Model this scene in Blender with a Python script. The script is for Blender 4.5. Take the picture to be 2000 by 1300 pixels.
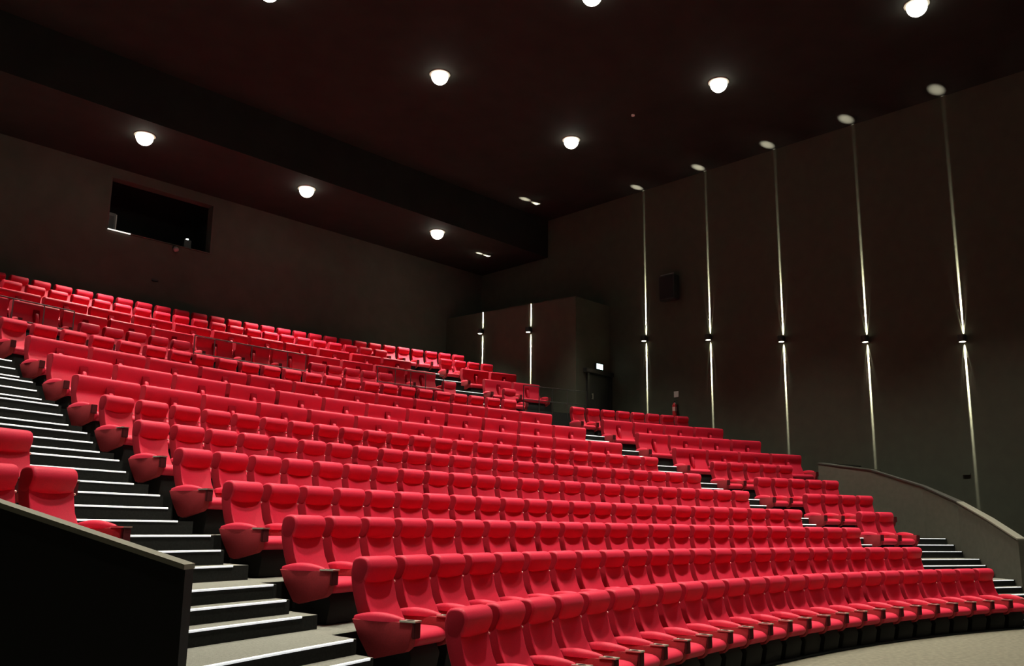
import bpy, bmesh, math, random
from mathutils import Vector, Matrix
for o in list(bpy.data.objects): bpy.data.objects.remove(o)
sc = bpy.context.scene
COL = sc.collection
random.seed(4)
PI = math.pi

# ------------------------------------------------------------------ camera
def make_camera():
    cam = bpy.data.cameras.new('camera'); ob = bpy.data.objects.new('camera', cam); COL.objects.link(ob)
    yaw, pitch, roll, f = 0.7977, 0.1877, 0.0115, 1697.5
    fwd = Vector((math.sin(yaw)*math.cos(pitch), math.cos(yaw)*math.cos(pitch), math.sin(pitch)))
    right = Vector((math.cos(yaw), -math.sin(yaw), 0)); up = right.cross(fwd)
    r2 = right*math.cos(roll) + up*math.sin(roll); u2 = -right*math.sin(roll) + up*math.cos(roll)
    m = Matrix((r2, u2, -fwd)).transposed().to_4x4(); m.translation = Vector((-11.1766, -6.1017, 1.5931))
    ob.matrix_world = m
    cam.sensor_width = 36; cam.lens = f/2000*36; cam.shift_y = 61.1/2000
    cam.clip_start = 0.05; cam.clip_end = 200
    sc.camera = ob
make_camera()

# ------------------------------------------------------------------ world, exposure
w = bpy.data.worlds.new('world'); sc.world = w; w.use_nodes = True
w.node_tree.nodes['Background'].inputs[0].default_value = (0.9, 0.95, 1, 1)
w.node_tree.nodes['Background'].inputs[1].default_value = 0.0
vs = sc.view_settings
vs.view_transform = 'Standard'; vs.look = 'None'; vs.gamma = 1; vs.use_curve_mapping = False
vs.exposure = 0.0
DOWNLIGHT_W = 4700.0
SCONCE_W = 40000.0

# ------------------------------------------------------------------ materials
def mat(name, col, rough=0.8, metal=0.0, var=0.0, scale=40, bump=0.0, bscale=300, sheen=0.0, sheen_tint=None, emit=None, estr=0.0, spec=0.5):
    m = bpy.data.materials.new(name); m.use_nodes = True
    nt = m.node_tree; b = nt.nodes['Principled BSDF']
    b.inputs['Base Color'].default_value = (*col, 1); b.inputs['Roughness'].default_value = rough
    b.inputs['Metallic'].default_value = metal; b.inputs['Specular IOR Level'].default_value = spec
    if sheen:
        b.inputs['Sheen Weight'].default_value = sheen; b.inputs['Sheen Roughness'].default_value = 0.4
        b.inputs['Sheen Tint'].default_value = (*(sheen_tint or (1, 1, 1)), 1)
    tc = nt.nodes.new('ShaderNodeTexCoord')
    if var:
        n = nt.nodes.new('ShaderNodeTexNoise'); n.inputs['Scale'].default_value = scale; n.inputs['Detail'].default_value = 4
        nt.links.new(tc.outputs['Object'], n.inputs['Vector'])
        r = nt.nodes.new('ShaderNodeValToRGB')
        r.color_ramp.elements[0].position = 0.3; r.color_ramp.elements[1].position = 0.7
        r.color_ramp.elements[0].color = (*[c*(1-var) for c in col], 1)
        r.color_ramp.elements[1].color = (*[min(1, c*(1+var)) for c in col], 1)
        nt.links.new(n.outputs['Fac'], r.inputs['Fac']); nt.links.new(r.outputs['Color'], b.inputs['Base Color'])
    if bump:
        n2 = nt.nodes.new('ShaderNodeTexNoise'); n2.inputs['Scale'].default_value = bscale; n2.inputs['Detail'].default_value = 2
        nt.links.new(tc.outputs['Object'], n2.inputs['Vector'])
        bp = nt.nodes.new('ShaderNodeBump'); bp.inputs['Strength'].default_value = bump; bp.inputs['Distance'].default_value = 0.004
        nt.links.new(n2.outputs['Fac'], bp.inputs['Height']); nt.links.new(bp.outputs['Normal'], b.inputs['Normal'])
    if emit:
        b.inputs['Emission Color'].default_value = (*emit, 1); b.inputs['Emission Strength'].default_value = estr
    return m

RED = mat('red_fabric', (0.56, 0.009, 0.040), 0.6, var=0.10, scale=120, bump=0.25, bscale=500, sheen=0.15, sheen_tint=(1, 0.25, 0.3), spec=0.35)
RED_SIDE = mat('dark_red_side', (0.33, 0.006, 0.020), 0.8, var=0.1, scale=120, spec=0.2)
RED_PANEL = mat('red_side_panel', (0.30, 0.022, 0.030), 0.8, var=0.12, scale=90, bump=0.2, bscale=600, spec=0.2)
BLACK = mat('black_base', (0.005, 0.005, 0.005), 0.7, spec=0.3)
FRONTSHADE = mat('armrest_front_shade', (0.075, 0.009, 0.012), 0.8, spec=0.15)  # shade on the armrest front, put into the colour
CHROME = mat('brushed_cup_rim', (0.62, 0.58, 0.50), 0.38, metal=0.85)
DOTW = mat('pale_dot', (0.8, 0.45, 0.42), 0.35)
TREAD = mat('ribbed_grey_carpet', (0.19, 0.19, 0.16), 0.9, var=0.15, scale=60, spec=0.2)
RISER = mat('black_riser_carpet', (0.012, 0.013, 0.012), 0.9, var=0.3, scale=50, spec=0.2)
NOSE = mat('lit_step_edge_strip', (0.92, 0.94, 0.92), 0.35, spec=0.6, emit=(0.92, 0.96, 1.0), estr=0.55)
FLOORM = mat('beige_carpet', (0.15, 0.14, 0.105), 0.95, var=0.18, scale=14, bump=0.3, bscale=120, spec=0.1)
WALLM = mat('dark_olive_wall', (0.050, 0.053, 0.039), 0.9, var=0.08, scale=3, bump=0.15, bscale=150, spec=0.15)
BACKM = mat('dark_brown_back_wall', (0.066, 0.072, 0.058), 0.9, var=0.10, scale=2, bump=0.15, bscale=150, spec=0.15)
CEILM = mat('near_black_ceiling', (0.017, 0.017, 0.015), 0.9, var=0.15, scale=1.5, spec=0.1)
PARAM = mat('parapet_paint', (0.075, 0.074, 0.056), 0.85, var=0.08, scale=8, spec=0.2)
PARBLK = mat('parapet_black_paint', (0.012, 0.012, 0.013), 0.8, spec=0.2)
COPING = mat('grey_coping', (0.19, 0.185, 0.145), 0.7, spec=0.3)
COPING2 = mat('dark_grey_coping', (0.05, 0.05, 0.042), 0.7, spec=0.2)
METALB = mat('black_metal', (0.015, 0.015, 0.014), 0.45, spec=0.5)
RAILM = mat('dark_red_rail_paint', (0.06, 0.012, 0.014), 0.5)
LAMPON = mat('lit_lamp_lens', (1, 1, 1), 0.5, emit=(1.0, 0.95, 0.80), estr=13.0)
LENSON = mat('lit_sconce_lens', (1, 1, 1), 0.5, emit=(1.0, 0.92, 0.68), estr=6.0)
EXITON = mat('lit_exit_panel', (0.8, 1, 0.95), 0.5, emit=(0.62, 1.0, 0.92), estr=5.0)
TRIMW = mat('lamp_trim', (0.25, 0.24, 0.2), 0.5)
GLASS = mat('booth_glass', (0.02, 0.022, 0.024), 0.05, spec=0.5)
GREYM = mat('projector_grey', (0.20, 0.22, 0.21), 0.5)
WHITEM = mat('white_plastic', (0.8, 0.8, 0.76), 0.5)
EXTRED = mat('extinguisher_red', (0.5, 0.02, 0.025), 0.35)
DOORM = mat('dark_door', (0.012, 0.014, 0.013), 0.6)
LEDON = mat('lit_indicator', (1, 1, 1), 0.5, emit=(0.9, 1.0, 0.95), estr=4.0)
def add_ribs(m):
    nt = m.node_tree; b = nt.nodes['Principled BSDF']; tc = nt.nodes.new('ShaderNodeTexCoord')
    wv = nt.nodes.new('ShaderNodeTexWave'); wv.inputs['Scale'].default_value = 14; wv.bands_direction = 'X'
    nt.links.new(tc.outputs['Object'], wv.inputs['Vector'])
    bp = nt.nodes.new('ShaderNodeBump'); bp.inputs['Strength'].default_value = 0.5; bp.inputs['Distance'].default_value = 0.006
    nt.links.new(wv.outputs['Fac'], bp.inputs['Height']); nt.links.new(bp.outputs['Normal'], b.inputs['Normal'])
add_ribs(TREAD)

# ------------------------------------------------------------------ helpers
def link(o, parent=None):
    COL.objects.link(o)
    if parent: o.parent = parent
    return o
def from_bm(name, bm, mats, smooth=None):
    me = bpy.data.meshes.new(name); bm.normal_update(); bm.to_mesh(me); bm.free()
    for m in (mats if isinstance(mats, (list, tuple)) else [mats]): me.materials.append(m)
    if smooth is not None:
        for p in me.polygons: p.use_smooth = True
        me.set_sharp_from_angle(angle=math.radians(smooth))
    return me
def obj(name, me, parent=None, loc=(0, 0, 0), rz=0.0):
    o = bpy.data.objects.new(name, me); o.location = loc; o.rotation_euler = (0, 0, rz)
    return link(o, parent)
def empty(name, loc=(0, 0, 0), rz=0.0):
    o = bpy.data.objects.new(name, None); o.location = loc; o.rotation_euler = (0, 0, rz); o.empty_display_size = 0.1
    return link(o)
def tag(o, label=None, cat=None, group=None, kind=None):
    if label: o['label'] = label
    if cat: o['category'] = cat
    if group: o['group'] = group
    if kind: o['kind'] = kind
    return o
def prism(pts, x0, x1, bev=0.0, seg=2):
    """closed profile in (y,z), extruded from x0 to x1"""
    bm = bmesh.new()
    a = [bm.verts.new((x0, y, z)) for y, z in pts]; b = [bm.verts.new((x1, y, z)) for y, z in pts]
    bm.faces.new(a); bm.faces.new(b[::-1]); n = len(pts)
    for i in range(n): bm.faces.new((a[i], b[i], b[(i+1) % n], a[(i+1) % n]))
    bmesh.ops.recalc_face_normals(bm, faces=bm.faces)
    if bev: 
        bmesh.ops.bevel(bm, geom=[e for e in bm.edges if abs(e.verts[0].co.x-e.verts[1].co.x) < 1e-6], offset=bev, segments=seg, profile=0.5, affect='EDGES', clamp_overlap=True)
    return bm
def box(bm, x0, x1, y0, y1, z0, z1, mi=0):
    v = [bm.verts.new((x, y, z)) for x in (x0, x1) for y in (y0, y1) for z in (z0, z1)]
    fs = [(0, 1, 3, 2), (4, 6, 7, 5), (0, 4, 5, 1), (2, 3, 7, 6), (0, 2, 6, 4), (1, 5, 7, 3)]
    for f in fs:
        fa = bm.faces.new([v[i] for i in f]); fa.material_index = mi
    return v
def boxme(name, x0, x1, y0, y1, z0, z1, m, bev=0.0, seg=2):
    bm = bmesh.new(); box(bm, x0, x1, y0, y1, z0, z1)
    if bev: bmesh.ops.bevel(bm, geom=list(bm.edges), offset=bev, segments=seg, affect='EDGES')
    return from_bm(name, bm, m, 40 if bev else None)
def cyl(bm, c, r, h, axis='z', n=20, r2=None):
    r2 = r if r2 is None else r2; a = []; b = []
    for i in range(n):
        t = 2*PI*i/n; ca, sa = math.cos(t), math.sin(t)
        def P(rad, k):
            p = {'z': (rad*ca, rad*sa, k), 'x': (k, rad*ca, rad*sa), 'y': (rad*ca, k, rad*sa)}[axis]
            return (c[0]+p[0], c[1]+p[1], c[2]+p[2])
        a.append(bm.verts.new(P(r, 0))); b.append(bm.verts.new(P(r2, h)))
    bm.faces.new(a[::-1]); bm.faces.new(b)
    for i in range(n): bm.faces.new((a[i], a[(i+1) % n], b[(i+1) % n], b[i]))
    bmesh.ops.recalc_face_normals(bm, faces=bm.faces)
def tube(bm, p, q, r, n=8):
    p, q = Vector(p), Vector(q); d = (q-p).normalized()
    u = d.orthogonal().normalized(); v = d.cross(u); a = []; b = []
    for i in range(n):
        t = 2*PI*i/n; k = u*math.cos(t)*r + v*math.sin(t)*r
        a.append(bm.verts.new(p+k)); b.append(bm.verts.new(q+k))
    bm.faces.new(a[::-1]); bm.faces.new(b)
    for i in range(n): bm.faces.new((a[i], a[(i+1) % n], b[(i+1) % n], b[i]))

# ------------------------------------------------------------------ plan of the hall (rows are concentric arcs)
R0 = 22.3938; W = 0.56; AISLE = 1.7302
Y = [0, 1.179, 2.3015, 3.4923, 4.6816, 5.8794, 7.0486, 8.1437, 9.3078, 10.4853, 11.62, 14.42, 15.30, 16.38, 17.49, 18.43]
Z = [0, .348, .7103, 1.0769, 1.499, 1.9245, 2.3691, 2.7815, 3.2595, 3.7246, 4.205, 5.06, 5.46, 5.95, 6.45, 6.86]
def P(s, r, z=0.0):
    t = s/(R0+r); return Vector((math.sin(t)*(R0+r), math.cos(t)*(R0+r)-R0, z))
XW, XB, YB, YF, ZC, ZCB = 13.0, 11.1, 19.3, -12.0, 13.5, 12.0
PAR_R = [(8.66, -0.99, 1.50), (9.5, -0.20, 1.92), (10.45, 0.65, 2.31), (10.9, 1.56, 2.72), (11.2, 2.89, 3.18), (11.25, 4.3, 3.41), (12.98, 4.0, 3.41)]
PAR_L = [(-8.66, -0.99, 1.34), (-9.5, -0.14, 1.706), (-10.45, 0.65, 2.2), (-10.9, 1.56, 2.68), (-11.2, 2.89, 3.18), (-11.25, 4.3, 3.41), (-12.98, 4.0, 3.41)]
SPAR = []
for (a, b) in zip(PAR_R[:-2], PAR_R[1:-1]):
    for k in range(8):
        x = a[0]+(b[0]-a[0])*k/8; y = a[1]+(b[1]-a[1])*k/8
        R = math.hypot(x, y+R0); SPAR.append((R-R0, math.atan2(x, y+R0)*R))
def smax(r):
    if r <= SPAR[0][0]: return SPAR[0][1]-0.55*(SPAR[0][0]-r)
    for (r0, s0), (r1, s1) in zip(SPAR[:-1], SPAR[1:]):
        if r0 <= r <= r1: return s0+(s1-s0)*(r-r0)/(r1-r0)
    X = 12.97 if r < 14.5 else 11.08
    return math.asin(X/(R0+r))*(R0+r)
def sector(name, r0, r1, lo, hi, z0, z1, mats=(TREAD, RISER), n=40):
    """block between two radii; lo/hi are functions of r giving the arc positions"""
    bm = bmesh.new(); g = {}
    for j, r in enumerate((r0, r1)):
        for i in range(n+1):
            s = lo(r)+(hi(r)-lo(r))*i/n
            for k, z in enumerate((z0, z1)): g[i, j, k] = bm.verts.new(P(s, r, z))
    def F(*ks, mi=1):
        f = bm.faces.new([g[k] for k in ks]); f.material_index = mi
    for i in range(n):
        F((i, 0, 1), (i+1, 0, 1), (i+1, 1, 1), (i, 1, 1), mi=0)
        F((i, 0, 0), (i, 1, 0), (i+1, 1, 0), (i+1, 0, 0))
        F((i, 0, 0), (i+1, 0, 0), (i+1, 0, 1), (i, 0, 1))
        F((i, 1, 0), (i, 1, 1), (i+1, 1, 1), (i+1, 1, 0))
    F((0, 0, 0), (0, 0, 1), (0, 1, 1), (0, 1, 0)); F((n, 0, 0), (n, 1, 0), (n, 1, 1), (n, 0, 1))
    bmesh.ops.recalc_face_normals(bm, faces=bm.faces)
    return from_bm(name, bm, list(mats))

# ------------------------------------------------------------------ shell
def struct(name, me, label=None, cat=None):
    o = obj(name, me); tag(o, label, cat, kind='structure'); return o
struct('floor', boxme('floor', -XW-0.2, XW+0.2, YF-0.2, YB+0.2, -0.2, 0.0, FLOORM), 'beige grey carpeted floor in front of the first row', 'floor')
def right_wall(sx, name, label):
    bm = bmesh.new(); box(bm, sx*XW, sx*(XW+0.2), YF, YB+0.2, 0, ZC)
    struct(name, from_bm(name, bm, WALLM), label, 'wall')
right_wall(1, 'wall_right', 'dark olive side wall with a line of thin sconce beams')
right_wall(-1, 'wall_left', 'dark olive side wall left of the seats')
struct('wall_front', boxme('wall_front', -XW-0.2, XW+0.2, YF-0.2, YF, 0, ZC, WALLM), 'dark wall at the screen end', 'wall')
# back wall with the opening of the projection window
WX0, WX1, WZ0, WZ1 = -2.16, 1.10, 10.10, 11.72
bm = bmesh.new()
box(bm, -XW-0.2, WX0, YB, YB+0.3, 0, ZC); box(bm, WX1, XW+0.2, YB, YB+0.3, 0, ZC)
box(bm, WX0, WX1, YB, YB+0.3, 0, WZ0); box(bm, WX0, WX1, YB, YB+0.3, WZ1, ZC)
struct('wall_back', from_bm('wall_back', bm, BACKM), 'dark brown rear wall above the last row', 'wall')
# ceiling: front part and lower rear part behind a bulkhead
DL = [(x, y, ZC) for x in (-7.8, -2.4, 2.7, 8.1) for y in (-5.3, -0.1, 5.05, 10.25)] + [(x, 16.5, ZCB) for x in (-7.8, -2.4, 2.7, 8.1)]
struct('ceiling', boxme('ceiling', -XW-0.2, XW+0.2, YF-0.2, 15.72, ZC, ZC+0.2, CEILM), 'near black flat ceiling', 'ceiling')
struct('ceiling_rear', boxme('ceiling_rear', -XW, XW, 15.6, YB, ZCB, ZC+0.2, CEILM), 'near black lowered ceiling above the rear rows', 'ceiling')
# projecting rear wall box with the exit door in its end
for sx in (1, -1):
    bm = bmesh.new()
    v = box(bm, min(sx*XB, sx*XW), max(sx*XB, sx*XW), 12.6, YB, 0, 9.6)
    for q in v:
        if q.co.z > 1: q.co.z = 9.52 if q.co.y < 13 else 9.81
    struct('wall_right_rear' if sx == 1 else 'wall_left_rear', from_bm('w', bm, WALLM), 'projecting wall beside the rear %s seats, two sconces on it' % ('right' if sx == 1 else 'left'), 'wall')
# parapets
def parapet(name, pts, sx, label, mside):
    th = 0.14; n = len(pts); out = []
    for i, (x, y, z) in enumerate(pts):
        a = Vector(pts[max(0, i-1)][:2]); b = Vector(pts[min(n-1, i+1)][:2]); d = (b-a).normalized()
        nrm = Vector((d.y, -d.x))*sx; out.append((x+nrm.x*th, y+nrm.y*th))
    bm = bmesh.new(); V = []
    for (x, y, z), (ox, oy) in zip(pts, out):
        V.append([bm.verts.new(c) for c in ((x, y, 0), (x, y, z), (ox, oy, z), (ox, oy, 0))])
    for a, b in zip(V[:-1], V[1:]):
        for k in range(4):
            f = bm.faces.new((a[k], b[k], b[(k+1) % 4], a[(k+1) % 4])); f.material_index = 0 if k == 0 else 1
    bm.faces.new(V[0]).material_index = 1; bm.faces.new(V[-1][::-1]).material_index = 1
    bmesh.ops.recalc_face_normals(bm, faces=bm.faces)
    o = struct(name, from_bm(name, bm, [PARAM, mside]), label, 'wall')
    for k0, k1, cm in ((0, 3, COPING), (2, len(pts), COPING if sx < 0 else COPING2)):
        bm = bmesh.new(); V = []
        for (x, y, z), (ox, oy) in list(zip(pts, out))[k0:k1]:
            dx, dy = (ox-x)*0.14, (oy-y)*0.14
            V.append([bm.verts.new(c) for c in ((x-dx, y-dy, z), (x-dx, y-dy, z+0.03), (ox+dx, oy+dy, z+0.03), (ox+dx, oy+dy, z))])
        for a, b in zip(V[:-1], V[1:]):
            for k in range(4): bm.faces.new((a[k], b[k], b[(k+1) % 4], a[(k+1) % 4]))
        bm.faces.new(V[0]); bm.faces.new(V[-1][::-1]); bmesh.ops.recalc_face_normals(bm, faces=bm.faces)
        obj('coping', from_bm('coping', bm, cm), o)
parapet('wall_parapet_right', PAR_R, 1, 'grey sloping parapet wall beside the right hand steps', PARAM)
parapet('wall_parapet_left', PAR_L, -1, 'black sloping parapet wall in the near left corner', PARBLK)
# tiers under the rows
for i in range(16):
    r0 = -0.65 if i == 0 else Y[i-1]+0.06
    if i == 11: r0 = 13.05
    r1 = Y[i]+0.06 if i < 15 else YB-0.02+0.0
    if i == 10: r1 = 13.05
    top = Z[i] if i else 0.012
    if i == 15:
        # rear tier runs to the straight back wall
        bm = bmesh.new(); n = 40; V = []
        for k in range(n+1):
            s = -smax(r0)+2*smax(r0)*k/n; a = P(s, r0)
            V.append([bm.verts.new(c) for c in ((a.x, a.y, 0), (a.x, a.y, top), (a.x, YB-0.01, top), (a.x, YB-0.01, 0))])
        for a, b in zip(V[:-1], V[1:]):
            for k in range(4): bm.faces.new((a[k], b[k], b[(k+1) % 4], a[(k+1) % 4])).material_index = 0 if k == 1 else 1
        bm.faces.new(V[0]).material_index = 1; bm.faces.new(V[-1][::-1]).material_index = 1
        bmesh.ops.recalc_face_normals(bm, faces=bm.faces); me = from_bm('floor_tier', bm, [TREAD, RISER])
    elif i == 0:
        me = sector('floor_tier', r0, r1, lambda r: -7.0, lambda r: 7.0, 0.0, top, (RISER, RISER))
    else:
        me = sector('floor_tier', r0, r1, lambda r: -smax(r), lambda r: smax(r), -0.0, top)
    struct('floor_tier', me)

# ------------------------------------------------------------------ aisle stairs
def nose_me(r, lo, hi, z, n=16):
    bm = bmesh.new(); V = []
    for i in range(n+1):
        s = lo+(hi-lo)*i/n
        V.append([bm.verts.new(c) for c in (P(s, r-0.008, z-0.013), P(s, r-0.010, z+0.000), P(s, r-0.005, z+0.005), P(s, r+0.015, z+0.004), P(s, r+0.015, z-0.013))])
    for a, b in zip(V[:-1], V[1:]):
        for k in range(5): bm.faces.new((a[k], b[k], b[(k+1) % 5], a[(k+1) % 5]))
    bm.faces.new(V[0]); bm.faces.new(V[-1][::-1]); bmesh.ops.recalc_face_normals(bm, faces=bm.faces)
    return from_bm('nosing', bm, NOSE)
def stairs(sx, label):
    root = empty('aisle_stairs', P(sx*7.7, -1.0, 0)); tag(root, label, 'stairs', kind='structure'); off = root.location.copy()
    def add(r, rb, z0, z, ext, i, last=False):
        lo = 6.74 if ext else 6.9
        wide = r < 3.6
        h = (lambda q: smax(q)-0.02) if wide else (lambda q: 8.50)
        a = (lambda q: lo) if sx > 0 else (lambda q: -h(q)); b = h if sx > 0 else (lambda q: -lo)
        me = sector('step', r, rb, a, b, z0, z, n=14)
        o = obj('step', me, root, -off)
        e = h(r)-0.05
        nl, nh = (6.95, e) if sx > 0 else (-e, -6.95)
        if i < 10 or last: obj('nosing', nose_me(r, nl, nh, z), o)
    for i in range(15):
        zr = Z[i+1]-Z[i]; rb = Y[i]+0.06
        pn = Y[i+1]-1.4
        if i == 10:
            rb = 13.05; k = 6
            for j in range(1, k+1): add(rb-(k-j)*0.25-0.12, rb, Z[i], Z[i]+zr*j/k, False, i, j % 2 == 0)
            continue
        if i > 10: pn = Y[i]-0.18
        for d, fr in ((0.47, 1), (0.22, 2), (0.0, 3)):
            add(pn-d, rb+(0.0 if fr < 3 else 0.0), max(Z[i]-0.02, 0), Z[i]+zr*fr/3, fr == 1, i, fr == 3)
stairs(-1, 'black carpeted left aisle stairs with bright step edges')
stairs(1, 'black carpeted right aisle stairs with bright step edges')

# ------------------------------------------------------------------ seats
def pillow(x, prof, edge=0.035, bow=0.0, name='pillow', m=RED, sm=60, mid=6, side=None):
    """profile (y,z) swept across the width with rounded ends; bow > 0 hollows the front, bow < 0 swells it"""
    cy = sum(p[0] for p in prof)/len(prof); cz = sum(p[1] for p in prof)/len(prof)
    ends = [(-x+edge*(1-math.sin(PI/2*(4-k)/4)), edge*(1-math.cos(PI/2*(4-k)/4))) for k in range(5)]
    ends = [(-x+edge*(1-math.cos(PI/2*k/4)), edge*(1-math.sin(PI/2*k/4))) for k in range(5)]
    xi = x-edge; stations = ends+[(-xi+2*xi*k/mid, 0.0) for k in range(1, mid)]+[(-q, e) for q, e in ends[::-1]]
    if not bow: stations = ends+[(-q, e) for q, e in ends[::-1]]
    bm = bmesh.new(); V = []
    for sx_, e in stations:
        ring = []
        for (py, pz) in prof:
            d = Vector((py-cy, pz-cz)); L = d.length; k = max(0.0, (L-e)/L)
            # midline of the sloping profile: only the front half is bowed
            front = py < cy+(pz-cz)*0.42
            yy = cy+d.x*k+(bow*(1-(sx_/x)**2) if front else 0.0)
            ring.append(bm.verts.new((sx_, yy, cz+d.y*k)))
        V.append(ring)
    m_ = len(prof)
    for a, b in zip(V[:-1], V[1:]):
        for i in range(m_): bm.faces.new((a[i], b[i], b[(i+1) % m_], a[(i+1) % m_]))
    bm.faces.new(V[0]); bm.faces.new(V[-1][::-1]); bmesh.ops.recalc_face_normals(bm, faces=bm.faces)
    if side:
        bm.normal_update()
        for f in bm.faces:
            if abs(f.normal.x) > 0.9: f.material_index = 1  # faces pointing sideways take the darker red
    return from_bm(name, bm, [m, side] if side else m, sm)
def spline(pts, sub=3):
    """closed Catmull-Rom through profile points"""
    n = len(pts); out = []
    for i in range(n):
        p0, p1, p2, p3 = (Vector(pts[(i+k-1) % n]) for k in range(4))
        for j in range(sub):
            t = j/sub
            q = 0.5*((2*p1)+(p2-p0)*t+(2*p0-5*p1+4*p2-p3)*t*t+(3*p1-p0-3*p2+p3)*t**3); out.append((q.x, q.y))
    return out
back_prof = spline([(-.295, .33), (-.240, .42), (-.184, .52), (-.128, .65), (-.092, .77), (-.070, .88), (-.02, .955), (.055, .93), (.06, .80), (.01, .60), (-.07, .42), (-.15, .30), (-.23, .28)])
head_prof = spline([(-.076, .785), (-.098, .812), (-.124, .865), (-.134, .922), (-.108, .980), (-.05, 1.0), (.02, .992), (.058, .95), (.062, .87), (.04, .79), (-.03, .765)])
cush_prof = spline([(-.17, .395), (-.36, .418), (-.52, .42), (-.615, .405), (-.66, .365), (-.655, .32), (-.60, .285), (-.42, .275), (-.20, .285)])
M = {}
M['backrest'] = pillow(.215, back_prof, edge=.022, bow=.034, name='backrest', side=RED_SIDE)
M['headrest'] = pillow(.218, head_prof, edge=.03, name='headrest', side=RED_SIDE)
M['cushion'] = pillow(.228, cush_prof, edge=.035, name='seat_cushion')
def panel_me(th=.040):
    return from_bm('armrest', prism([(-.05, .490), (-.66, .492), (-.685, .475), (-.645, .29), (-.60, .255), (-.30, .185), (-.235, .20), (-.12, .355)], -th, th, .012), RED_PANEL, 40)
M['panel'] = panel_me()
def pad_me(hw=.047):
    bm = bmesh.new(); V = []; n = 12
    for k in range(n+1):
        t = k/n; y = -.055-.515*t; b = max(0.02, math.sin(PI*(0.06+0.88*t))**0.6)
        top = .494+.062*math.sin(PI*(0.1+0.82*t))**0.8; h = hw*b; ring = []
        for q in range(9):
            a = PI*q/8; ring.append(bm.verts.new((-h*math.cos(a), y, .484+(top-.484)*math.sin(a)**0.7)))
        V.append(ring)
    for a, b in zip(V[:-1], V[1:]):
        for i in range(8): bm.faces.new((a[i], a[i+1], b[i+1], b[i]))
        bm.faces.new((a[8], a[0], b[0], b[8]))
    bm.faces.new(V[0]); bm.faces.new(V[-1]); bmesh.ops.recalc_face_normals(bm, faces=bm.faces)
    return from_bm('armrest_pad', bm, RED, 60)
M['pad'] = pad_me()
M['arm_front'] = boxme('armrest_front', -.0435, .0435, -.702, -.672, .365, .492, FRONTSHADE, .006)  # thin cap on the armrest's front end, carries the painted shade
def rim_me():
    bm = bmesh.new(); n = 16; cx, cy = 0, -.628; O = []; I = []; D = []; B = []
    for k in range(n):
        a = 2*PI*k/n; ca, sa = math.cos(a), math.sin(a); q = max(abs(ca), abs(sa))
        O.append(bm.verts.new((cx+.046*ca/q, cy+.080*sa/q, .506))); I.append(bm.verts.new((cx+.033*ca, cy+.036*sa, .506)))
        D.append(bm.verts.new((cx+.032*ca, cy+.035*sa, .4935))); B.append(bm.verts.new((cx+.046*ca/q, cy+.080*sa/q, .492)))
    for k in range(n):
        j = (k+1) % n
        bm.faces.new((O[k], O[j], I[j], I[k])); bm.faces.new((I[k], I[j], D[j], D[k])).material_index = 1; bm.faces.new((B[k], B[j], O[j], O[k]))
    bm.faces.new(D).material_index = 1
    bmesh.ops.recalc_face_normals(bm, faces=bm.faces)
    return from_bm('cup_rim', bm, [CHROME, BLACK], 30)
M['rim'] = rim_me()
M['base'] = from_bm('base', prism([(-.56, .012), (-.16, .012), (-.13, .16), (-.16, .30), (-.56, .285), (-.60, .20)], -.215, .215, .01), BLACK, 40)
def dot_me():
    bm = bmesh.new(); bmesh.ops.create_uvsphere(bm, u_segments=8, v_segments=6, radius=.0125); return from_bm('side_dot', bm, DOTW, 60)  # small pale ball at the right edge of the backrest
M['dot'] = dot_me()
# double seat: one flat continuous back, no separate headrests
DW = W-.05
dback_prof = spline([(-.285, .33), (-.240, .42), (-.195, .52), (-.148, .62), (-.114, .715), (-.128, .80), (-.145, .90), (-.134, .975), (-.06, 1.0), (.035, .99), (.055, .94), (.05, .80), (.01, .60), (-.07, .42), (-.15, .30), (-.23, .28)])
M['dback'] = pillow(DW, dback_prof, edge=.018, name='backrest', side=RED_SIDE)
M['dcushion'] = pillow(DW-.03, cush_prof, edge=.03, name='seat_cushion')
M['dbase'] = from_bm('base', prism([(-.56, .012), (-.16, .012), (-.13, .16), (-.16, .30), (-.56, .285), (-.60, .20)], -DW+.06, DW-.06, .01), BLACK, 40)
# folded-up middle armrest lying against the back
M['fold'] = from_bm('middle_armrest', prism(spline([(-.235, .47), (-.245, .56), (-.225, .68), (-.195, .755), (-.165, .76), (-.15, .70), (-.17, .55)], 2), -.034, .034, .015), RED, 50)
M['fslot'] = from_bm('armrest_slot', prism([(-.170, .80), (-.205, .47), (-.15, .42), (-.10, .60), (-.095, .84), (-.150, .85)], -.066, .066, .008), mat('dark_red_slot', (0.22, 0.003, 0.010), 0.95, spec=0.05), 40)

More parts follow.
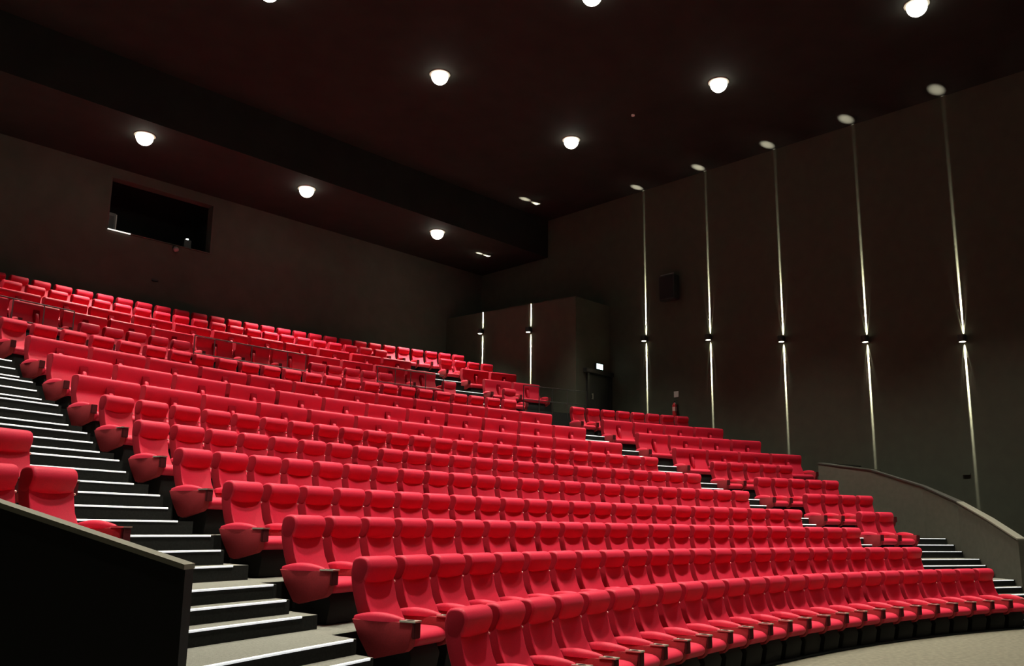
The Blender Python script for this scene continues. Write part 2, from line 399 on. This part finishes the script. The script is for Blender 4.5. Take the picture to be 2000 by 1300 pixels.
ORD = ['', 'first', 'second', 'third', 'fourth', 'fifth', 'sixth', 'seventh', 'eighth', 'ninth', 'tenth', 'eleventh', 'twelfth', 'thirteenth', 'fourteenth', 'fifteenth', 'sixteenth', 'seventeenth', 'eighteenth', 'nineteenth', 'twentieth', 'twenty-first', 'twenty-second', 'twenty-third', 'twenty-fourth', 'twenty-fifth', 'twenty-sixth', 'twenty-seventh', 'twenty-eighth', 'twenty-ninth', 'thirtieth', 'thirty-first']
def armrest(root, x, detail=2):
    a = obj('armrest', M['panel'], root, (x, 0, 0)); obj('armrest_pad', M['pad'], a)
    obj('armrest_front', M['arm_front'], a)
    if detail > 1: obj('cup_rim', M['rim'], a)
def seat(row, s, label, arms='L', detail=2, dr=0.0):
    """row counted from 1 at the front"""
    r = Y[row-1]+dr; p = P(s, r, max(Z[row-1], 0.0)); t = s/(R0+r)
    root = empty('cinema_seat', p, -t); tag(root, label, 'cinema seat', 'red single cinema seats')
    b = obj('backrest', M['backrest'], root); obj('headrest', M['headrest'], root); obj('seat_cushion', M['cushion'], root); obj('base', M['base'], root)
    if detail > 1:
        obj('side_dot', M['dot'], b, (.222, -.085, .775))
    if 'L' in arms: armrest(root, -W/2, detail)
    if 'R' in arms: armrest(root, W/2, detail)
def double(row, s, label, arms='L', detail=2):
    r = Y[row-1]; p = P(s, r, Z[row-1]); t = s/(R0+r)
    root = empty('double_seat', p, -t); tag(root, label, 'double seat', 'red double cinema seats')
    b = obj('backrest', M['dback'], root); obj('seat_cushion', M['dcushion'], root); obj('base', M['dbase'], root)
    obj('armrest_slot', M['fslot'], b); obj('middle_armrest', M['fold'], root)
    if 'L' in arms: armrest(root, -W, detail)
    if 'R' in arms: armrest(root, W, detail)
SR = 12*W+AISLE          # start of the right block
OFF = {11: -.27, 13: -.09, 14: -.28, 15: -.46}
for row in (1, 2, 3, 4, 5, 6, 7, 11, 15):
    for j in range(1, 25):
        seat(row, (j+OFF.get(row, 0)-12.5)*W, 'red padded cinema seat, %s row from the front, %s seat from the left aisle' % (ORD[row], ORD[j]), 'LR' if j == 24 else 'L', 2 if row < 8 else 1)
for row, n in ((4, 2), (5, 4), (6, 5), (7, 5), (11, 8), (15, 4)):
    for k in range(1, n+1):
        seat(row, SR+(k-.5)*W, 'red padded cinema seat, %s row from the front, %s seat right of right aisle' % (ORD[row], ORD[k]), 'LR' if k == n else 'L', 1)
for row, n in ((4, 2), (5, 1)):
    for k in range(1, n+1):
        seat(row, -SR-(k-.5)*W, 'red padded cinema seat, %s row from the front, %s seat left of left aisle' % (ORD[row], ORD[k]), 'LR' if k == 1 else 'L', 2)
for k in range(5):
    seat(12, (5.09+k-12.5)*W, 'red cinema seat, twelfth row, %s of the left group of five between railings' % ORD[k+1], 'LR' if k == 4 else 'L', 1)
    seat(12, (16.09+k-12.5)*W, 'red cinema seat, twelfth row, %s of the right group of five between railings' % ORD[k+1], 'LR' if k == 4 else 'L', 1)
seat(12, (24.09-12.5)*W, 'lone red cinema seat, twelfth row, just left of the right aisle', 'LR', 1)
seat(12, SR+.5*W, 'lone red cinema seat, twelfth row, just right of the right aisle', 'LR', 1)
for k in range(30):
    j = 30.28-k
    seat(16, (j-12.5)*W, 'red cinema seat in the rearmost row, %s from its right end' % ORD[k+1], 'LR' if k == 0 else 'L', 1)
for row in (8, 9, 10, 13, 14):
    for k in range(12):
        double(row, (2*k+1.5+OFF.get(row, 0)-12.5)*W, 'wide red double seat, %s row from the front, %s double from the left aisle' % (ORD[row], ORD[k+1]), 'LR' if k == 11 else 'L', 1)
    n = 4 if row < 12 else 2
    for k in range(n):
        double(row, SR+(2*k+1)*W, 'wide red double seat, %s row from the front, %s double right of right aisle' % (ORD[row], ORD[k+1]), 'LR' if k == n-1 else 'L', 1)

# ------------------------------------------------------------------ railings on the wheelchair platform
def railing(ss, r, zt, label, m=RAILM, zb=5.06, zm=.50):
    root = empty('railing', P(ss[0], r, zb)); off = -root.location; tag(root, label, 'railing', 'railings along the wheelchair platform')
    for s in ss:
        bm = bmesh.new(); tube(bm, P(s, r, zb), P(s, r, zt), .013); obj('post', from_bm('post', bm, m), root, off)
    for nm, z in (('top_rail', zt), ('lower_rail', zb+zm)):
        bm = bmesh.new(); n = 12
        for k in range(n):
            a = ss[0]+(ss[-1]-ss[0])*k/n; b = ss[0]+(ss[-1]-ss[0])*(k+1)/n
            tube(bm, P(a, r, z), P(b, r, z), .013)
        obj(nm, from_bm(nm, bm, m), root, off)
def sidx(i): return (i-12.5)*W
railing([sidx(q) for q in (0.4, 1.5, 2.6, 3.7)], 13.18, 5.98, 'thin dark railing behind the eleventh row at its left end')
railing([sidx(q) for q in (8.7, 9.62, 11.4, 13.2, 14.15)], 13.18, 5.98, 'thin dark railing in the middle, between two groups of five seats')
railing([sidx(q) for q in (18.1, 19.14, 20.05, 20.95, 22.05)], 13.18, 5.98, 'thin dark railing behind the eleventh row near the right aisle')
railing([8.22, 8.80, 9.3, 9.87, 10.6], 13.18, 6.0, 'thin black railing right of the right aisle before the exit', METALB)

# ------------------------------------------------------------------ sconces
def spot(parent, loc, up, power, wide, narrow, tilt, name):
    # flat fan of light square to the wall; tilt in degrees towards the wall
    L = bpy.data.lights.new(name, 'SPOT'); L.energy = power; L.color = (1.0, 0.93, 0.72)
    L.spot_size = 2*math.radians(wide); L.spot_blend = 1.0; L.shadow_soft_size = 0.01
    o = bpy.data.objects.new(name, L); o.location = loc; o.rotation_euler = (PI if up else 0, math.radians(tilt if up else -tilt), 0)
    o.scale = (1.0, math.tan(math.radians(narrow))/math.tan(math.radians(wide)), 1.0)
    link(o, parent)
def sconce(x, y, z, label):
    root = empty('wall_sconce', (x, y, z)); tag(root, label, 'wall lamp', 'black up-and-down wall sconces')
    bm = bmesh.new(); cyl(bm, (-.15, 0, -.09), .105, .18, n=28); bmesh.ops.bevel(bm, geom=[e for e in bm.edges if e.calc_face_angle(0) > 1], offset=.008, segments=2, affect='EDGES')
    obj('body', from_bm('body', bm, METALB, 40), root)
    bm = bmesh.new(); box(bm, -.06, 0, -.05, .05, -.07, .07); obj('mount_plate', from_bm('mount_plate', bm, METALB), root)
    for nm, z0 in (('lens', .0905), ('lens', -.0945)):
        bm = bmesh.new(); cyl(bm, (-.15, 0, z0), .075, .004, n=24); obj(nm, from_bm(nm, bm, LENSON, 40), root)
    for up, z0, nm in ((True, .10, 'uplight'), (False, -.10, 'downlight_beam')):
        spot(root, (-.075, 0, z0), up, SCONCE_W*3.6, 9.6, 1.7, 9.4, nm)
        spot(root, (-.075, 0, z0), up, SCONCE_W*(0.6 if up else 0.12), 3.8, 1.9, -3.6, nm)
        spot(root, (-.075, 0, z0), up, SCONCE_W/220, 42, 14, 20, nm)
for k, (z, lab) in enumerate(zip((6.3, 6.62, 6.97, 7.34, 7.76, 8.09), ('nearest the screen', 'fifth from the exit door', 'fourth from the exit door', 'third from the exit door', 'second from the exit door', 'closest to the exit door'))):
    sconce(XW, -1.57+2.52*k, z, 'black sconce on the right wall throwing thin light beams, '+lab)
sconce(XB, 14.7, 8.63, 'black sconce with thin beams on the projecting wall, nearer the exit door')
sconce(XB, 17.2, 8.95, 'black sconce with thin beams on the projecting wall, nearer the rear wall')

# ------------------------------------------------------------------ ceiling downlights
def dome_me(R=.225, n=28, m=8):  # lens bulged and widened to give the lamp a round bloom
    bm = bmesh.new(); V = []
    for j in range(m):
        a = PI/2*(1.35*j/m-.35)*1.0; V.append([bm.verts.new((R*math.cos(a)*math.cos(2*PI*i/n), R*math.cos(a)*math.sin(2*PI*i/n), -R*math.sin(a)-.06)) for i in range(n)])
    tip = bm.verts.new((0, 0, -R-.06))
    for p, q in zip(V[:-1], V[1:]):
        for i in range(n): bm.faces.new((p[i], p[(i+1) % n], q[(i+1) % n], q[i]))
    for i in range(n): bm.faces.new((V[-1][i], V[-1][(i+1) % n], tip))
    bmesh.ops.recalc_face_normals(bm, faces=bm.faces); return from_bm('lens', bm, LAMPON, 60)
DLENS = dome_me()
def ring_me():
    bm = bmesh.new(); n = 32; prof = [(.228, 0), (.228, -.03), (.275, -.02), (.285, 0)]; V = []
    for i in range(n):
        a = 2*PI*i/n; V.append([bm.verts.new((r*math.cos(a), r*math.sin(a), z)) for r, z in prof])
    for i in range(n):
        a, b = V[i], V[(i+1) % n]
        for k in range(3): bm.faces.new((a[k], b[k], b[k+1], a[k+1]))
    bmesh.ops.recalc_face_normals(bm, faces=bm.faces); return from_bm('trim_ring', bm, TRIMW, 40)
DRING = ring_me()
rowname = {-5.3: 'in the frontmost row before the seats', -0.1: 'in the row above the first seats', 5.05: 'in the second row from the front seats', 10.25: 'in the third row from the front seats', 16.5: 'in the rear row under the lowered ceiling'}
colname = {-7.8: 'far left', -2.4: 'left of centre', 2.7: 'right of centre', 8.1: 'far right'}
for (x, y, z) in DL:
    root = empty('ceiling_downlight', (x, y, z)); tag(root, 'round lit ceiling downlight, %s, %s' % (colname[x], rowname[y]), 'ceiling light', 'recessed ceiling downlights')
    obj('lens', DLENS, root); obj('trim_ring', DRING, root)
    L = bpy.data.lights.new('downlight_lamp', 'SPOT'); L.energy = DOWNLIGHT_W*(0.14 if y < -3 else 1.0); L.color = (1.0, 0.94, 0.80); L.spot_size = math.radians(79); L.spot_blend = 1.0; L.shadow_soft_size = 0.25
    o = bpy.data.objects.new('downlight_lamp', L); o.location = (0, 0, -.56); link(o, root)
bm = bmesh.new(); cyl(bm, (0, 0, -.04), .05, .04, n=16)
d = obj('ceiling_dot', from_bm('ceiling_dot', bm, WHITEM, 40), None, (8.06, 7.86, ZC)); tag(d, 'tiny pale round disc on the ceiling between downlights', 'detector')  # plain pale disc for a small dot on the ceiling

# ------------------------------------------------------------------ exit door, sign, extinguisher, speaker, handrail
DY = 12.6
dr = empty('door_1', (12.3, DY, 5.06)); tag(dr, 'dark exit door in the end of the projecting wall', 'door', kind='structure')
obj('door_leaf', boxme('door_leaf', -.55, .55, -.05, -.005, .0, 1.85, DOORM, .005), dr)
bm = bmesh.new()
box(bm, -.68, -.56, -.09, 0, 0, 1.98); box(bm, .56, .68, -.09, 0, 0, 1.98); box(bm, -.82, .69, -.16, 0, 1.86, 1.99)
obj('door_frame', from_bm('door_frame', bm, METALB), dr)
bm = bmesh.new(); tube(bm, (-.42, -.10, .95), (-.42, -.10, 1.15), .012); tube(bm, (-.42, -.10, .97), (-.42, -.04, .97), .010); tube(bm, (-.42, -.10, 1.13), (-.42, -.04, 1.13), .010)
obj('door_handle', from_bm('door_handle', bm, CHROME, 40), dr)
es = empty('exit_sign', (12.28, DY, 7.20)); tag(es, 'small glowing pale green exit sign above the dark door', 'exit sign')
obj('housing', boxme('housing', -.19, .19, -.09, -.005, -.11, .11, METALB, .006), es)
obj('lit_panel', boxme('lit_panel', -.17, .17, -.096, -.0905, -.09, .09, EXITON), es)
ex = empty('fire_extinguisher', (XW-.10, 9.88, 5.28)); tag(ex, 'red fire extinguisher hung on the right wall behind the seats', 'fire extinguisher')
bm = bmesh.new(); cyl(bm, (0, 0, 0), .075, .40, n=18); cyl(bm, (0, 0, .40), .075, .08, n=18, r2=.025); obj('cylinder', from_bm('cylinder', bm, EXTRED, 40), ex)
bm = bmesh.new(); cyl(bm, (0, 0, .48), .025, .06, n=12); box(bm, -.02, .02, -.10, .04, .53, .55); obj('valve_head', from_bm('valve_head', bm, METALB, 40), ex)
bm = bmesh.new(); tube(bm, (-.03, -.03, .50), (-.07, -.09, .40), .012); tube(bm, (-.07, -.09, .40), (-.07, -.09, .12), .012); obj('hose', from_bm('hose', bm, METALB, 40), ex)
bm = bmesh.new(); box(bm, .02, .098, -.03, .03, .16, .34); obj('wall_bracket', from_bm('wall_bracket', bm, METALB), ex)
bm = bmesh.new(); cyl(bm, (0, 0, .20), .0765, .13, n=18); obj('paper_label', from_bm('paper_label', bm, mat('extinguisher_label', (.62, .35, .33), .6), 40), ex)
sg = obj('extinguisher_sign', boxme('extinguisher_sign', -.02, 0, -.09, .09, -.10, .10, mat('pale_sign', (.42, .42, .40), .6), .004), None, (XW-.002, 9.86, 6.05)); tag(sg, 'small pale square sign on the wall above the fire extinguisher', 'sign')
def speaker(y, z, label):
    root = empty('wall_speaker', (XW, y, z)); tag(root, label, 'speaker', 'black surround speakers')
    o = obj('cabinet', boxme('cabinet', -.48, -.16, -.30, .30, -.42, .42, METALB, .015), root)
    obj('grille', boxme('grille', -.492, -.481, -.27, .27, -.38, .38, BLACK), o)
    bm = bmesh.new(); box(bm, -.16, 0, -.05, .05, -.05, .05); box(bm, -.02, 0, -.12, .12, -.16, .16); obj('bracket', from_bm('bracket', bm, METALB), root)
    bm = bmesh.new(); tube(bm, (-.40, -.26, .46), (-.40, .26, .46), .018); tube(bm, (-.40, -.24, .40), (-.40, -.24, .46), .012); tube(bm, (-.40, .24, .40), (-.40, .24, .46), .012)
    obj('top_edge_light', from_bm('top_edge_light', bm, GREYM, 40), root)  # grey bar stands for light caught on the cabinet's top edge
speaker(9.85, 9.62, 'black box speaker high on the right wall between two sconces')
for yy, zz, lab in ((3.43, 3.30, 'second'), (1.16, 3.12, 'first')):
    wb = obj('wall_ledge', boxme('wall_ledge', -.05, 0, -.09, .09, -.03, .03, WALLM, .004), None, (XW-.001, yy, zz)); tag(wb, 'small dark wall ledge under a sconce beam, %s from the screen end' % lab, 'ledge')

# ------------------------------------------------------------------ projection window and what shows in it
wn = empty('window_1', ((WX0+WX1)/2, YB, WZ0)); tag(wn, 'wide dark projection booth window high in the rear wall', 'window', kind='structure')
hw = (WX1-WX0)/2; hh = WZ1-WZ0
bm = bmesh.new()
box(bm, -hw, hw, -.03, .33, -.03, .0); box(bm, -hw, hw, -.0, .33, hh-.04, hh); box(bm, -hw, -hw+.05, 0, .33, 0, hh); box(bm, hw-.05, hw, 0, .33, 0, hh)
obj('window_frame', from_bm('window_frame', bm, mat('window_frame_paint', (.05, .045, .035), .7)), wn)
bm = bmesh.new(); box(bm, -hw-.6, hw+.6, 2.2, 2.3, -.8, hh+.8); box(bm, -hw-.6, -hw-.5, .3, 2.3, -.8, hh+.8); box(bm, hw+.5, hw+.6, .3, 2.3, -.8, hh+.8); box(bm, -hw-.6, hw+.6, .3, 2.3, hh+.7, hh+.8); box(bm, -hw-.6, hw+.6, .3, 2.3, -.8, -.7)
bt = obj('wall_booth', from_bm('wall_booth', bm, mat('booth_dark', (.012, .012, .011), .9)), None, wn.location); tag(bt, 'black interior of the projection booth', 'wall', kind='structure')
pj = empty('film_projector', (-1.92, YB+.62, 9.40)); tag(pj, 'grey projector at the left of the booth window', 'projector')
obj('cabinet', boxme('cabinet', -.22, .22, -.05, .5, .0, 1.40, GREYM, .01), pj)
obj('side_edge', boxme('side_edge', .205, .235, -.075, -.045, .78, 1.36, WHITEM, .004), pj)
obj('vent_panel', boxme('vent_panel', -.18, .16, -.065, -.051, .85, 1.30, mat('vent_grey', (.10, .11, .11), .6), .004), pj)
bm = bmesh.new(); cyl(bm, (.0, -.02, .65), .05, -.10, axis='y', n=16); obj('lens_barrel', from_bm('lens_barrel', bm, METALB, 40), pj)
ld = obj('indicator_lamp', boxme('indicator_lamp', -.035, .035, -.03, .03, -.025, .025, LEDON, .008), None, (.46, YB+.40, 10.50)); tag(ld, 'tiny white indicator lamp in the right of booth window', 'lamp')
obj_st = obj('lamp_stand', boxme('lamp_stand', -.12, .12, -.06, .06, -.75, -.026, METALB, .006), ld)
sl = obj('sill_glow', boxme('sill_glow', -.33, .33, -.03, .02, -.012, .012, mat('sill_projector_light', (1, 1, 1), .5, emit=(1, .97, .88), estr=1.0), .003), None, (-1.80, YB-.035, 10.075)); tag(sl, 'glowing strip for projector light on the booth window sill', 'lamp')  # glows in place of projector light on the sill; no lamp there
dc = empty('dome_camera', (-.10, YB, 9.92)); tag(dc, 'small dark camera mounted under the booth window', 'camera')
bm = bmesh.new(); box(bm, -.06, .06, -.10, 0, .05, .10); obj('bracket', from_bm('bracket', bm, METALB), dc)
bm = bmesh.new(); bmesh.ops.create_uvsphere(bm, u_segments=14, v_segments=8, radius=.085); bmesh.ops.translate(bm, verts=bm.verts, vec=(0, -.12, .0)); obj('dome', from_bm('dome', bm, GREYM, 60), dc)
wf = obj('wall_socket', boxme('wall_socket', -.10, .10, -.03, 0, -.03, .03, METALB, .006), None, (-.61, YB-.001, 8.85)); tag(wf, 'tiny dark fitting on the rear wall below the booth window', 'fitting')
